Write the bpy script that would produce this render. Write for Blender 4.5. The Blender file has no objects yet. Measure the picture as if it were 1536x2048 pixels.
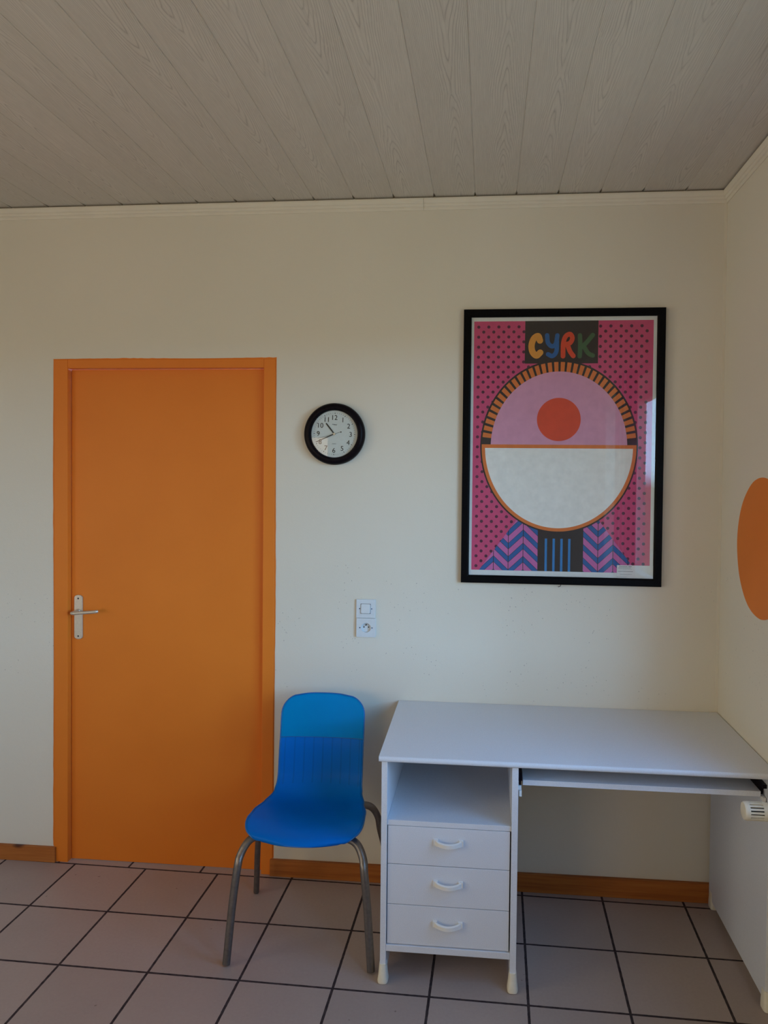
import bpy, bmesh, math, random
from mathutils import Vector, Matrix
R = math.radians
PI = math.pi
scn = bpy.context.scene
COL = scn.collection
random.seed(4)

# ------------------------------------------------------------------ camera
cam_data = bpy.data.cameras.new('camera')
cam = bpy.data.objects.new('camera', cam_data)
COL.objects.link(cam)
CAM_POS = (0.8266, -2.9635, 1.6264)
YAW, PITCH, ROLL, FOC = 0.09553, -0.02231, 0.01049, 1495.3
Rz = Matrix.Rotation(YAW, 3, 'Z')
Rx = Matrix.Rotation(PITCH, 3, 'X')
base = Matrix(((1, 0, 0), (0, 0, -1), (0, 1, 0)))
Rr = Matrix.Rotation(ROLL, 3, 'Z')
cam.matrix_world = Matrix.Translation(CAM_POS) @ (Rz @ Rx @ base @ Rr).to_4x4()
cam_data.sensor_fit = 'VERTICAL'
cam_data.sensor_height = 24.0
cam_data.lens = FOC / 2048 * 24.0
cam_data.shift_x = -62.97 / 2048
cam_data.shift_y = -31.77 / 2048
cam_data.clip_start = 0.02
scn.camera = cam

# ------------------------------------------------------------------ view, world, daylight
scn.view_settings.view_transform = 'Standard'
scn.view_settings.look = 'None'
scn.view_settings.exposure = 1.75
scn.view_settings.gamma = 1.0
scn.view_settings.use_curve_mapping = False
try:
    scn.cycles.use_denoising = True
    scn.cycles.max_bounces = 10
    scn.cycles.diffuse_bounces = 6
    scn.cycles.sample_clamp_indirect = 4.0
except Exception:
    pass

SKY_TOP = (0.030, 0.080, 0.175)
SKY_LOW = (0.205, 0.363, 0.564)
GROUND_HI = (0.045, 0.052, 0.044)
GROUND_LO = (0.038, 0.045, 0.038)
SKY_STRENGTH = 12.8
WEST_HAZE = (0.196, 0.164, 0.123)
SOUTH_HAZE = (0.122, 0.088, 0.060)

world = bpy.data.worlds.new('daylight_sky')
scn.world = world
world.use_nodes = True
wn, wl = world.node_tree.nodes, world.node_tree.links
wn.clear()
w_out = wn.new('ShaderNodeOutputWorld')
w_bg = wn.new('ShaderNodeBackground')
w_tc = wn.new('ShaderNodeTexCoord')
w_sep = wn.new('ShaderNodeSeparateXYZ')
w_map = wn.new('ShaderNodeMapRange')
w_map.inputs['From Min'].default_value = -1
w_map.inputs['From Max'].default_value = 1
w_ramp = wn.new('ShaderNodeValToRGB')
cr = w_ramp.color_ramp
cr.elements[0].position = 0.0
cr.elements[0].color = (*GROUND_LO, 1)
cr.elements[1].position = 1.0
cr.elements[1].color = (*SKY_TOP, 1)
for pos, c in ((0.497, GROUND_HI), (0.507, SKY_LOW), (0.72, SKY_TOP)):
    e = cr.elements.new(pos)
    e.color = (*c, 1)
wl.new(w_tc.outputs['Generated'], w_sep.inputs[0])
wl.new(w_sep.outputs['Z'], w_map.inputs['Value'])
wl.new(w_map.outputs[0], w_ramp.inputs[0])
# warm fill haze for the added left (west) and rear (south) windows, the east keeps its blue sky
def sector(sock, lo, hi, col, prev):
    m = wn.new('ShaderNodeMapRange')
    m.inputs['From Min'].default_value = lo
    m.inputs['From Max'].default_value = hi
    wl.new(sock, m.inputs['Value'])
    x = wn.new('ShaderNodeMix')
    x.data_type = 'RGBA'
    x.inputs[7].default_value = (*col, 1)
    wl.new(m.outputs[0], x.inputs[0])
    wl.new(prev, x.inputs[6])
    return x.outputs[2]


w_col = sector(w_sep.outputs['X'], 0.12, -0.05, SOUTH_HAZE, w_ramp.outputs[0])
w_col = sector(w_sep.outputs['X'], -0.70, -0.80, WEST_HAZE, w_col)
wl.new(w_col, w_bg.inputs['Color'])
w_bg.inputs['Strength'].default_value = SKY_STRENGTH
wl.new(w_bg.outputs[0], w_out.inputs[0])

# room measures (metres): back wall is y=0, floor z=0
XR, XL, YB, ZC = 1.722, -2.75, -5.0, 2.736
WIN1 = (-2.9, -0.86, 0.92, 2.25)      # right wall window: y0, y1, z0, z1
FILL_WIN3 = (-2.6, -0.85, 0.92, 2.12)          # added fill window behind the camera: x0, x1, z0, z1
FILL_WIN2 = (-3.3, -1.9, 0.92, 2.12)        # added fill window in the left wall


def portal(name, loc, rot, sx, sy):
    ld = bpy.data.lights.new(name, 'AREA')
    ld.shape = 'RECTANGLE'
    ld.size, ld.size_y = sx, sy
    ld.cycles.is_portal = True
    o = bpy.data.objects.new(name, ld)
    COL.objects.link(o)
    o.location = loc
    o.rotation_euler = rot
    return o


portal('window_portal', (XR + 0.31, (WIN1[0] + WIN1[1]) / 2, (WIN1[2] + WIN1[3]) / 2), (0, R(90), 0), WIN1[3] - WIN1[2], WIN1[1] - WIN1[0])
portal('window_portal', (XL - 0.31, (FILL_WIN2[0] + FILL_WIN2[1]) / 2, (FILL_WIN2[2] + FILL_WIN2[3]) / 2), (0, R(-90), 0), FILL_WIN2[3] - FILL_WIN2[2], FILL_WIN2[1] - FILL_WIN2[0])
portal('window_portal', ((FILL_WIN3[0] + FILL_WIN3[1]) / 2, YB - 0.16, (FILL_WIN3[2] + FILL_WIN3[3]) / 2), (R(90), 0, 0), FILL_WIN3[1] - FILL_WIN3[0], FILL_WIN3[3] - FILL_WIN3[2])


# ------------------------------------------------------------------ helpers
def s2l(r, g, b):
    f = lambda c: (c / 255 / 12.92) if c / 255 <= 0.04045 else ((c / 255 + 0.055) / 1.055) ** 2.4
    return (f(r), f(g), f(b), 1)


def tag(o, label=None, cat=None, group=None, kind=None):
    if label: o['label'] = label
    if cat: o['category'] = cat
    if group: o['group'] = group
    if kind: o['kind'] = kind
    return o


def empty(name, loc=(0, 0, 0), rz=0, label=None, cat=None, kind=None, ry=0):
    o = bpy.data.objects.new(name, None)
    o.empty_display_size = 0.05
    COL.objects.link(o)
    o.location = loc
    o.rotation_euler = (0, ry, rz)
    return tag(o, label, cat, None, kind)


def obj(name, bm, mats, parent=None, smooth=False, loc=None):
    me = bpy.data.meshes.new(name)
    bm.normal_update()
    bm.to_mesh(me)
    bm.free()
    if not isinstance(mats, (list, tuple)):
        mats = [mats]
    for m in mats:
        me.materials.append(m)
    if smooth:
        me.polygons.foreach_set('use_smooth', [True] * len(me.polygons))
        try:
            me.set_sharp_from_angle(angle=R(35))
        except Exception:
            pass
    o = bpy.data.objects.new(name, me)
    COL.objects.link(o)
    if parent: o.parent = parent
    if loc: o.location = loc
    return o


def bevel_mod(o, w=0.001, seg=2):
    m = o.modifiers.new('bevel', 'BEVEL')
    m.width, m.segments, m.limit_method, m.angle_limit = w, seg, 'ANGLE', R(40)
    return o


def add_box(bm, x0, x1, y0, y1, z0, z1, mi=0):
    v = [bm.verts.new(p) for p in ((x0, y0, z0), (x1, y0, z0), (x1, y1, z0), (x0, y1, z0), (x0, y0, z1), (x1, y0, z1), (x1, y1, z1), (x0, y1, z1))]
    for f in ((3, 2, 1, 0), (4, 5, 6, 7), (0, 1, 5, 4), (1, 2, 6, 5), (2, 3, 7, 6), (3, 0, 4, 7)):
        bm.faces.new([v[i] for i in f]).material_index = mi
    return bm


def box(*a):
    return add_box(bmesh.new(), *a)


def lathe(bm, prof, axis='Y', origin=(0, 0, 0), n=48, mi=0, close=True):
    """prof: list of (radius, along)."""
    rings = []
    ox, oy, oz = origin
    for r, a in prof:
        ring = []
        for i in range(n):
            t = 2 * PI * i / n
            c, s = math.cos(t) * r, math.sin(t) * r
            if axis == 'Y': p = (ox + c, oy + a, oz + s)
            elif axis == 'X': p = (ox + a, oy + c, oz + s)
            else: p = (ox + c, oy + s, oz + a)
            ring.append(bm.verts.new(p))
        rings.append(ring)
    for k in range(len(rings) - 1):
        for i in range(n):
            j = (i + 1) % n
            bm.faces.new((rings[k][i], rings[k][j], rings[k + 1][j], rings[k + 1][i])).material_index = mi
    if close:
        for ring in (rings[0], rings[-1]):
            bm.faces.new(ring).material_index = mi
    bmesh.ops.recalc_face_normals(bm, faces=bm.faces)
    return bm


def catmull(pts, n=8):
    pts = [Vector(p) for p in pts]
    P = [pts[0] * 2 - pts[1]] + pts + [pts[-1] * 2 - pts[-2]]
    out = []
    for i in range(1, len(P) - 2):
        for k in range(n):
            t = k / n
            a, b, c, d = P[i - 1], P[i], P[i + 1], P[i + 2]
            out.append(0.5 * ((2 * b) + (c - a) * t + (2 * a - 5 * b + 4 * c - d) * t * t + (3 * b - a - 3 * c + d) * t ** 3))
    out.append(pts[-1])
    return out


def tube(bm, pts, r, n=14, rb=None):
    """swept tube; r radius, rb second radius (oval)."""
    pts = [Vector(p) for p in pts]
    rb = rb or r
    rings = []
    up = None
    for i, p in enumerate(pts):
        t = (pts[min(i + 1, len(pts) - 1)] - pts[max(i - 1, 0)]).normalized()
        if up is None:
            up = t.orthogonal().normalized()
        up = (up - t * up.dot(t)).normalized()
        s = t.cross(up)
        rings.append([bm.verts.new(p + up * math.cos(2 * PI * k / n) * r + s * math.sin(2 * PI * k / n) * rb) for k in range(n)])
    for a, b in zip(rings, rings[1:]):
        for k in range(n):
            bm.faces.new((a[k], a[(k + 1) % n], b[(k + 1) % n], b[k]))
    bm.faces.new(rings[0])
    bm.faces.new(rings[-1])
    bmesh.ops.recalc_face_normals(bm, faces=bm.faces)
    return bm


def strip_prism(bm, prof, p0, p1, side, miter0=0.0, miter1=0.0):
    """extrude a profile (list of (out, z)) from p0 to p1; out goes along `side`."""
    p0, p1, side = Vector(p0), Vector(p1), Vector(side)
    d = (p1 - p0).normalized()
    a = [bm.verts.new(p0 + side * o + Vector((0, 0, z)) + d * o * miter0) for o, z in prof]
    b = [bm.verts.new(p1 + side * o + Vector((0, 0, z)) - d * o * miter1) for o, z in prof]
    n = len(prof)
    for i in range(n):
        bm.faces.new((a[i], a[(i + 1) % n], b[(i + 1) % n], b[i]))
    bm.faces.new(a)
    bm.faces.new(b)
    bmesh.ops.recalc_face_normals(bm, faces=bm.faces)
    return bm


# ------------------------------------------------------------------ materials
class NT:
    def __init__(s, name):
        s.m = bpy.data.materials.new(name)
        s.m.use_nodes = True
        s.n, s.l = s.m.node_tree.nodes, s.m.node_tree.links
        s.b = s.n['Principled BSDF']
        s.out = s.n['Material Output']

    def new(s, t, **k):
        n = s.n.new(t)
        for a, v in k.items(): setattr(n, a, v)
        return n

    def math(s, op, a, b=None, c=None):
        n = s.new('ShaderNodeMath', operation=op)
        for i, v in enumerate((a, b, c)):
            if v is None: continue
            if isinstance(v, (int, float)): n.inputs[i].default_value = v
            else: s.l.new(v, n.inputs[i])
        return n.outputs[0]

    def coord(s):
        return s.new('ShaderNodeTexCoord').outputs['Object']

    def mapping(s, src, scale=(1, 1, 1), loc=(0, 0, 0)):
        m = s.new('ShaderNodeMapping')
        m.inputs['Scale'].default_value = scale
        m.inputs['Location'].default_value = loc
        s.l.new(src, m.inputs[0])
        return m.outputs[0]

    def noise(s, src, scale, detail=3, rough=0.5):
        n = s.new('ShaderNodeTexNoise')
        n.inputs['Scale'].default_value = scale
        n.inputs['Detail'].default_value = detail
        n.inputs['Roughness'].default_value = rough
        s.l.new(src, n.inputs['Vector'])
        return n.outputs['Fac']

    def ramp(s, fac, stops):
        r = s.new('ShaderNodeValToRGB')
        e = r.color_ramp.elements
        e[0].position, e[0].color = stops[0]
        e[1].position, e[1].color = stops[-1]
        for p, c in stops[1:-1]:
            k = e.new(p)
            k.color = c
        s.l.new(fac, r.inputs[0])
        return r.outputs[0]

    def mix(s, fac, a, b, mode='MIX'):
        n = s.new('ShaderNodeMix', data_type='RGBA', blend_type=mode)
        for i, v in ((0, fac), (6, a), (7, b)):
            if isinstance(v, (int, float)): n.inputs[i].default_value = v
            elif isinstance(v, tuple): n.inputs[i].default_value = v
            else: s.l.new(v, n.inputs[i])
        return n.outputs[2]

    def bump(s, h, strength=0.2, dist=0.001):
        b = s.new('ShaderNodeBump')
        b.inputs['Strength'].default_value = strength
        b.inputs['Distance'].default_value = dist
        s.l.new(h, b.inputs['Height'])
        s.l.new(b.outputs[0], s.b.inputs['Normal'])

    def base(s, v):
        if isinstance(v, tuple): s.b.inputs['Base Color'].default_value = v
        else: s.l.new(v, s.b.inputs['Base Color'])


def c4(r, g, b): return (r, g, b, 1)


def simple(name, col, rough=0.5, metal=0.0, vary=0.04, scale=60, bump=0.0, spec=0.5):
    t = NT(name)
    co = t.coord()
    nz = t.noise(co, scale, 3)
    lo = tuple(c * (1 - vary) for c in col[:3]) + (1,)
    hi = tuple(min(1, c * (1 + vary)) for c in col[:3]) + (1,)
    t.base(t.ramp(nz, [(0.3, lo), (0.7, hi)]))
    t.b.inputs['Roughness'].default_value = rough
    t.b.inputs['Metallic'].default_value = metal
    t.b.inputs['Specular IOR Level'].default_value = spec
    if bump: t.bump(nz, bump)
    return t.m


def wall_material():
    t = NT('cream_plaster')
    co = t.coord()
    big = t.noise(co, 1.3, 2)
    col = t.ramp(big, [(0.3, c4(0.70, 0.665, 0.56)), (0.7, c4(0.74, 0.70, 0.595))])
    # tiny dark pits in the plaster
    vo = t.new('ShaderNodeTexVoronoi', feature='F1')
    vo.inputs['Scale'].default_value = 1.0
    t.l.new(t.mapping(co, (125, 125, 85)), vo.inputs['Vector'])
    pit = t.math('LESS_THAN', vo.outputs['Distance'], 0.20)
    some = t.math('GREATER_THAN', t.noise(co, 75, 1), 0.60)
    zone = t.noise(co, 4.5, 2)
    sz = t.new('ShaderNodeSeparateXYZ')
    t.l.new(co, sz.inputs[0])
    # worn band at chair-back height on the back wall
    band = t.math('SUBTRACT', 1.0, t.math('MULTIPLY', t.math('ABSOLUTE', t.math('SUBTRACT', sz.outputs['Z'], 1.02)), 2.6))
    zm = t.math('GREATER_THAN', t.math('ADD', zone, t.math('MULTIPLY', band, 0.20)), 0.66)
    pm = t.math('MULTIPLY', t.math('MULTIPLY', pit, some), zm)
    t.base(t.mix(t.math('MULTIPLY', pm, 0.55), col, c4(0.26, 0.23, 0.20)))
    fine = t.noise(co, 260, 4, 0.6)
    mid = t.noise(co, 22, 3, 0.5)
    t.bump(t.math('ADD', fine, t.math('MULTIPLY', mid, 2.0)), 0.22, 0.0018)
    t.b.inputs['Roughness'].default_value = 0.85
    t.b.inputs['Specular IOR Level'].default_value = 0.25
    return t.m


PLANK, SEAM0 = 0.1597, -1.151


def ceiling_material():
    t = NT('limed_wood_panel')
    co = t.coord()
    sep = t.new('ShaderNodeSeparateXYZ')
    t.l.new(co, sep.inputs[0])
    x, y = sep.outputs['X'], sep.outputs['Y']
    q = t.math('DIVIDE', t.math('SUBTRACT', x, SEAM0 - PLANK * 40), PLANK)
    u = t.math('SUBTRACT', t.math('FRACT', q), 0.5)
    pid = t.math('FLOOR', q)
    wn_ = t.new('ShaderNodeTexWhiteNoise', noise_dimensions='1D')
    t.l.new(pid, wn_.inputs['W'])
    rnd = wn_.outputs['Value']
    # heart line of the cathedral wanders off the board centre
    comb = t.new('ShaderNodeCombineXYZ')
    t.l.new(t.math('MULTIPLY', x, 6.0), comb.inputs[0])
    t.l.new(t.math('ADD', t.math('MULTIPLY', y, 1.4), t.math('MULTIPLY', rnd, 37.0)), comb.inputs[1])
    t.l.new(rnd, comb.inputs[2])
    nz = t.noise(comb.outputs[0], 1.0, 3, 0.55)
    uc = t.math('ADD', u, t.math('MULTIPLY', t.math('SUBTRACT', rnd, 0.5), 0.5))
    au = t.math('POWER', t.math('ABSOLUTE', uc), 1.45)
    yy = t.math('ADD', t.math('MULTIPLY', y, 1.0), t.math('MULTIPLY', rnd, 9.0))
    saw = t.math('PINGPONG', yy, 0.95)
    F = t.math('ADD', t.math('ADD', saw, t.math('MULTIPLY', au, 3.4)), t.math('MULTIPLY', nz, 0.9))
    band = t.math('FRACT', t.math('MULTIPLY', F, 11.0))
    line = t.math('POWER', t.math('ABSOLUTE', t.math('SUBTRACT', t.math('MULTIPLY', band, 2.0), 1.0)), 5.0)
    # fine fibre along the board
    fib = t.noise(t.mapping(co, (330, 9, 1)), 1.0, 3, 0.6)
    patch = t.noise(comb.outputs[0], 2.2, 2, 0.5)
    line = t.math('MULTIPLY', line, t.math('MULTIPLY', t.math('GREATER_THAN', fib, 0.40), patch))
    base = t.mix(rnd, c4(0.61, 0.57, 0.50), c4(0.66, 0.615, 0.54))
    col = t.mix(t.math('MULTIPLY', line, 0.95), base, c4(0.24, 0.21, 0.18))
    col = t.mix(t.math('MULTIPLY', t.math('SUBTRACT', 0.62, fib), 0.95), col, c4(0.36, 0.33, 0.29))
    t.base(col)
    t.bump(t.math('SUBTRACT', fib, line), 0.15, 0.0006)
    t.b.inputs['Roughness'].default_value = 0.6
    return t.m


TS, TGX, TGY, TROT = 0.30914, -0.87181, -0.0128, -0.01433


def tile_material():
    t = NT('terracotta_grey_tiles')
    co = t.coord()
    sep = t.new('ShaderNodeSeparateXYZ')
    t.l.new(co, sep.inputs[0])
    dx = t.math('SUBTRACT', sep.outputs['X'], TGX)
    dy = t.math('SUBTRACT', sep.outputs['Y'], TGY)
    c = t.math('DIVIDE', t.math('ADD', dx, t.math('MULTIPLY', dy, TROT)), TS)
    k = t.math('DIVIDE', t.math('SUBTRACT', t.math('MULTIPLY', dx, TROT), dy), TS)
    strip = t.math('MULTIPLY', t.math('LESS_THAN', k, 0.0), t.math('LESS_THAN', sep.outputs['X'], -0.03))
    c = t.math('ADD', c, t.math('MULTIPLY', strip, 0.25))
    k40 = t.math('ADD', k, 40)
    c40 = t.math('ADD', c, 40)
    wob = t.math('MULTIPLY', t.math('SUBTRACT', t.noise(co, 60, 2), 0.5), 0.006)
    ec = t.math('ABSOLUTE', t.math('SUBTRACT', t.math('FRACT', t.math('ADD', c40, 0.5)), 0.5))
    ek = t.math('ABSOLUTE', t.math('SUBTRACT', t.math('FRACT', t.math('ADD', k40, 0.5)), 0.5))
    e = t.math('ADD', t.math('MINIMUM', ec, ek), wob)
    grout = t.math('LESS_THAN', e, 0.0138)
    comb = t.new('ShaderNodeCombineXYZ')
    t.l.new(t.math('FLOOR', c40), comb.inputs[0])
    t.l.new(t.math('FLOOR', k40), comb.inputs[1])
    wn_ = t.new('ShaderNodeTexWhiteNoise', noise_dimensions='3D')
    t.l.new(comb.outputs[0], wn_.inputs['Vector'])
    base = t.mix(wn_.outputs['Value'], c4(0.39, 0.325, 0.295), c4(0.455, 0.375, 0.335))
    nz = t.noise(co, 90, 4, 0.7)
    cloud = t.noise(co, 4, 3, 0.6)
    base = t.mix(t.math('MULTIPLY', nz, 0.55), base, c4(0.27, 0.205, 0.185))
    base = t.mix(t.math('MULTIPLY', cloud, 0.45), base, c4(0.50, 0.40, 0.345))
    spots = t.math('GREATER_THAN', t.noise(co, 38, 1, 0.3), 0.80)
    base = t.mix(t.math('MULTIPLY', spots, 0.6), base, c4(0.12, 0.08, 0.07))
    gcol = t.ramp(t.noise(co, 50, 2), [(0.35, c4(0.018, 0.011, 0.014)), (0.65, c4(0.05, 0.035, 0.038))])
    t.base(t.mix(grout, base, gcol))
    t.l.new(t.math('ADD', 0.42, t.math('MULTIPLY', grout, 0.45)), t.b.inputs['Roughness'])
    h = t.math('SUBTRACT', t.math('MULTIPLY', nz, 0.12), grout)
    t.bump(h, 0.35, 0.002)
    t.b.inputs['Specular IOR Level'].default_value = 0.4
    return t.m


def pine_material():
    t = NT('varnished_pine')
    co = t.coord()
    g = t.noise(t.mapping(co, (2.5, 30, 60)), 1.0, 4, 0.6)
    col = t.ramp(g, [(0.25, c4(0.27, 0.075, 0.016)), (0.5, c4(0.40, 0.130, 0.026)), (0.8, c4(0.50, 0.185, 0.042))])
    vo = t.new('ShaderNodeTexVoronoi', feature='F1')
    vo.inputs['Scale'].default_value = 1.0
    t.l.new(t.mapping(co, (4.6, 4, 9), (0.3, 0, 0.37)), vo.inputs['Vector'])
    knot = t.ramp(vo.outputs['Distance'], [(0.06, c4(1, 1, 1)), (0.15, c4(0, 0, 0))])
    t.base(t.mix(knot, col, c4(0.09, 0.022, 0.008)))
    t.b.inputs['Roughness'].default_value = 0.5
    t.b.inputs['Specular IOR Level'].default_value = 0.25
    return t.m


def orange_material():
    t = NT('orange_gloss_paint')
    co = t.coord()
    nz = t.noise(co, 3, 2)
    t.base(t.ramp(nz, [(0.3, c4(0.74, 0.195, 0.014)), (0.7, c4(0.78, 0.212, 0.017))]))
    t.bump(t.noise(co, 350, 3, 0.6), 0.12, 0.0006)
    t.b.inputs['Roughness'].default_value = 0.5
    t.b.inputs['Specular IOR Level'].default_value = 0.35
    return t.m


def melamine_material():
    t = NT('pale_grey_melamine')
    co = t.coord()
    nz = t.noise(co, 420, 2, 0.6)
    t.base(t.ramp(nz, [(0.3, c4(0.66, 0.69, 0.735)), (0.7, c4(0.74, 0.77, 0.815))]))
    t.bump(nz, 0.1, 0.0004)
    t.b.inputs['Roughness'].default_value = 0.42
    return t.m


def plastic_shell_material():
    """translucent blue polypropylene; thinner and paler above the moulded crease."""
    t = NT('translucent_blue_plastic')
    co = t.coord()
    sep = t.new('ShaderNodeSeparateXYZ')
    t.l.new(co, sep.inputs[0])
    top = t.math('GREATER_THAN', sep.outputs['Z'], CREASE)
    col = t.mix(top, c4(0.0, 0.235, 0.80), c4(0.0, 0.47, 0.92))
    rib = t.math('FRACT', t.math('MULTIPLY', t.math('ADD', sep.outputs['X'], 1.0), 28.0))
    rib_shade = t.math('MULTIPLY', t.math('LESS_THAN', rib, 0.16), t.math('MULTIPLY', t.math('GREATER_THAN', sep.outputs['Z'], 0.47), t.math('SUBTRACT', 1.0, top)))
    col = t.mix(t.math('MULTIPLY', rib_shade, 0.25), col, c4(0.003, 0.12, 0.40))  # shading of the ribs behind, painted in as darker stripes
    t.base(col)
    t.b.inputs['Roughness'].default_value = 0.4
    t.b.inputs['Specular IOR Level'].default_value = 0.12
    t.bump(t.noise(co, 500, 2), 0.08, 0.0004)
    tr = t.new('ShaderNodeBsdfTranslucent')
    t.l.new(col, tr.inputs['Color'])
    tp = t.new('ShaderNodeBsdfTransparent')
    tp.inputs['Color'].default_value = c4(0.02, 0.60, 0.85)
    m1 = t.new('ShaderNodeMixShader')
    m1.inputs[0].default_value = 0.35
    t.l.new(t.b.outputs[0], m1.inputs[1])
    t.l.new(tr.outputs[0], m1.inputs[2])
    m2 = t.new('ShaderNodeMixShader')
    t.l.new(t.math('ADD', 0.06, t.math('MULTIPLY', top, 0.42)), m2.inputs[0])
    t.l.new(m1.outputs[0], m2.inputs[1])
    t.l.new(tp.outputs[0], m2.inputs[2])
    t.l.new(m2.outputs[0], t.out.inputs[0])
    return t.m


def glass_material(name='clear_sheet_glass', ior=1.5):
    t = NT(name)
    fr = t.new('ShaderNodeFresnel')
    fr.inputs['IOR'].default_value = ior
    tp = t.new('ShaderNodeBsdfTransparent')
    tp.inputs['Color'].default_value = c4(0.96, 0.97, 0.96)
    gl = t.new('ShaderNodeBsdfGlossy')
    gl.inputs['Roughness'].default_value = 0.0
    mx = t.new('ShaderNodeMixShader')
    geo = t.new('ShaderNodeNewGeometry')
    t.l.new(t.math('MULTIPLY', fr.outputs[0], t.math('SUBTRACT', 1.0, geo.outputs['Backfacing'])), mx.inputs[0])
    t.l.new(tp.outputs[0], mx.inputs[1])
    t.l.new(gl.outputs[0], mx.inputs[2])
    t.l.new(mx.outputs[0], t.out.inputs[0])
    return t.m


def striped_cloth_material():
    t = NT('pink_white_striped_cloth')
    co = t.coord()
    sep = t.new('ShaderNodeSeparateXYZ')
    t.l.new(co, sep.inputs[0])
    st = t.math('FRACT', t.math('MULTIPLY', sep.outputs['Y'], 9.0))
    col = t.mix(t.math('GREATER_THAN', st, 0.62), c4(0.62, 0.05, 0.16), c4(0.8, 0.7, 0.72))
    t.base(col)
    tr = t.new('ShaderNodeBsdfTranslucent')
    t.l.new(col, tr.inputs['Color'])
    m1 = t.new('ShaderNodeMixShader')
    m1.inputs[0].default_value = 0.5
    t.l.new(t.b.outputs[0], m1.inputs[1])
    t.l.new(tr.outputs[0], m1.inputs[2])
    t.l.new(m1.outputs[0], t.out.inputs[0])
    t.b.inputs['Roughness'].default_value = 0.9
    return t.m


CREASE = 0.632
M_WALL = wall_material()
M_CEIL = ceiling_material()
M_TILE = tile_material()
M_PINE = pine_material()
M_ORANGE = orange_material()
M_MEL = melamine_material()
M_BLUE = plastic_shell_material()
M_GLASS = glass_material()
M_CLOTH = striped_cloth_material()
M_CORN = simple('cream_cornice_paint', c4(0.74, 0.70, 0.59), 0.55, vary=0.03, scale=8)
M_PLATE = simple('white_switch_plastic', c4(0.65, 0.70, 0.72), 0.35, vary=0.02)
M_CREAM = simple('cream_plastic', c4(0.80, 0.76, 0.62), 0.4, vary=0.03)
M_HANDLE = simple('ivory_handle_plastic', c4(0.82, 0.81, 0.76), 0.3, vary=0.02)
M_BLACK = simple('black_lacquer', c4(0.004, 0.004, 0.005), 0.4, vary=0.3, scale=200, spec=0.06)
M_BLACKP = simple('black_plastic', c4(0.006, 0.004, 0.006), 0.35, vary=0.3, spec=0.08)
M_DARK = simple('dark_hole', c4(0.01, 0.01, 0.012), 0.6)
M_SEAM = simple('navy_seam', c4(0.02, 0.05, 0.12), 0.5)
M_STEEL = simple('worn_grey_steel', c4(0.20, 0.185, 0.175), 0.36, metal=0.85, vary=0.12, scale=90)
M_ALU = simple('brushed_aluminium', c4(0.62, 0.58, 0.49), 0.38, metal=0.6, vary=0.05, scale=120)
M_CHROME = simple('chrome', c4(0.7, 0.7, 0.7), 0.15, metal=1.0)
M_FACE = simple('white_clock_face', c4(0.70, 0.73, 0.72), 0.6, vary=0.02)
M_INK = simple('black_ink', c4(0.012, 0.012, 0.012), 0.6)
M_GREYINK = simple('grey_ink', c4(0.16, 0.17, 0.18), 0.6)
M_PAPER = simple('white_paper', c4(0.80, 0.81, 0.82), 0.7, vary=0.02)
M_WINFR = simple('white_window_paint', c4(0.75, 0.75, 0.73), 0.4, vary=0.02)

# ------------------------------------------------------------------ setting
# floor
obj('floor', box(XL, XR, YB, 0.062, -0.1, 0.0), M_TILE)['kind'] = 'structure'

# ceiling boards: one mesh, V-joints every board
bm = bmesh.new()
k0 = int((XL - SEAM0) / PLANK) - 1
k = k0
SECTIONS = ((YB, 0.0016, 0.0012), (-0.048, 0.0016, 0.0012), (-0.030, 0.0042, 0.0075), (0.0, 0.0042, 0.0075))   # y, half joint width, joint depth
while SEAM0 + k * PLANK < XR:
    x0 = max(XL, SEAM0 + k * PLANK)
    x1 = min(XR, SEAM0 + (k + 1) * PLANK)
    if x1 > x0:
        secs = []
        for yy, g, d in SECTIONS:
            pr = [(x0, ZC + 0.012), (x0, ZC + d), (x0 + g * 0.6, ZC + d), (x0 + g, ZC), (x1 - g, ZC), (x1 - g * 0.6, ZC + d), (x1, ZC + d), (x1, ZC + 0.012)]
            secs.append([bm.verts.new((x, yy, z)) for x, z in pr])
        for a, b in zip(secs, secs[1:]):
            for i in range(8):
                bm.faces.new((a[i], a[(i + 1) % 8], b[(i + 1) % 8], b[i]))
        bm.faces.new(secs[0])
        bm.faces.new(secs[-1])
    k += 1
bmesh.ops.recalc_face_normals(bm, faces=bm.faces)
add_box(bm, XL - 0.3, XR + 0.3, YB - 0.1, 0.2, ZC + 0.0125, ZC + 0.15)
obj('ceiling', bm, M_CEIL)['kind'] = 'structure'

ZT = ZC + 0.0125
# back wall with the door opening
DX0, DX1, DZ = -0.972, -0.030, 2.108
bm = bmesh.new()
add_box(bm, XL, DX0, 0, 0.15, -0.1, ZT)
add_box(bm, DX1, XR + 0.3, 0, 0.15, -0.1, ZT)
add_box(bm, DX0, DX1, 0, 0.15, DZ, ZT)
obj('wall_back', bm, M_WALL)['kind'] = 'structure'


def side_wall(name, xa, xb, win):
    y0, y1, z0, z1 = win
    bm = bmesh.new()
    add_box(bm, xa, xb, y1, 0, -0.1, ZT)
    add_box(bm, xa, xb, YB, y0, -0.1, ZT)
    add_box(bm, xa, xb, y0, y1, -0.1, z0)
    add_box(bm, xa, xb, y0, y1, z1, ZT)
    obj(name, bm, M_WALL)['kind'] = 'structure'


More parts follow.
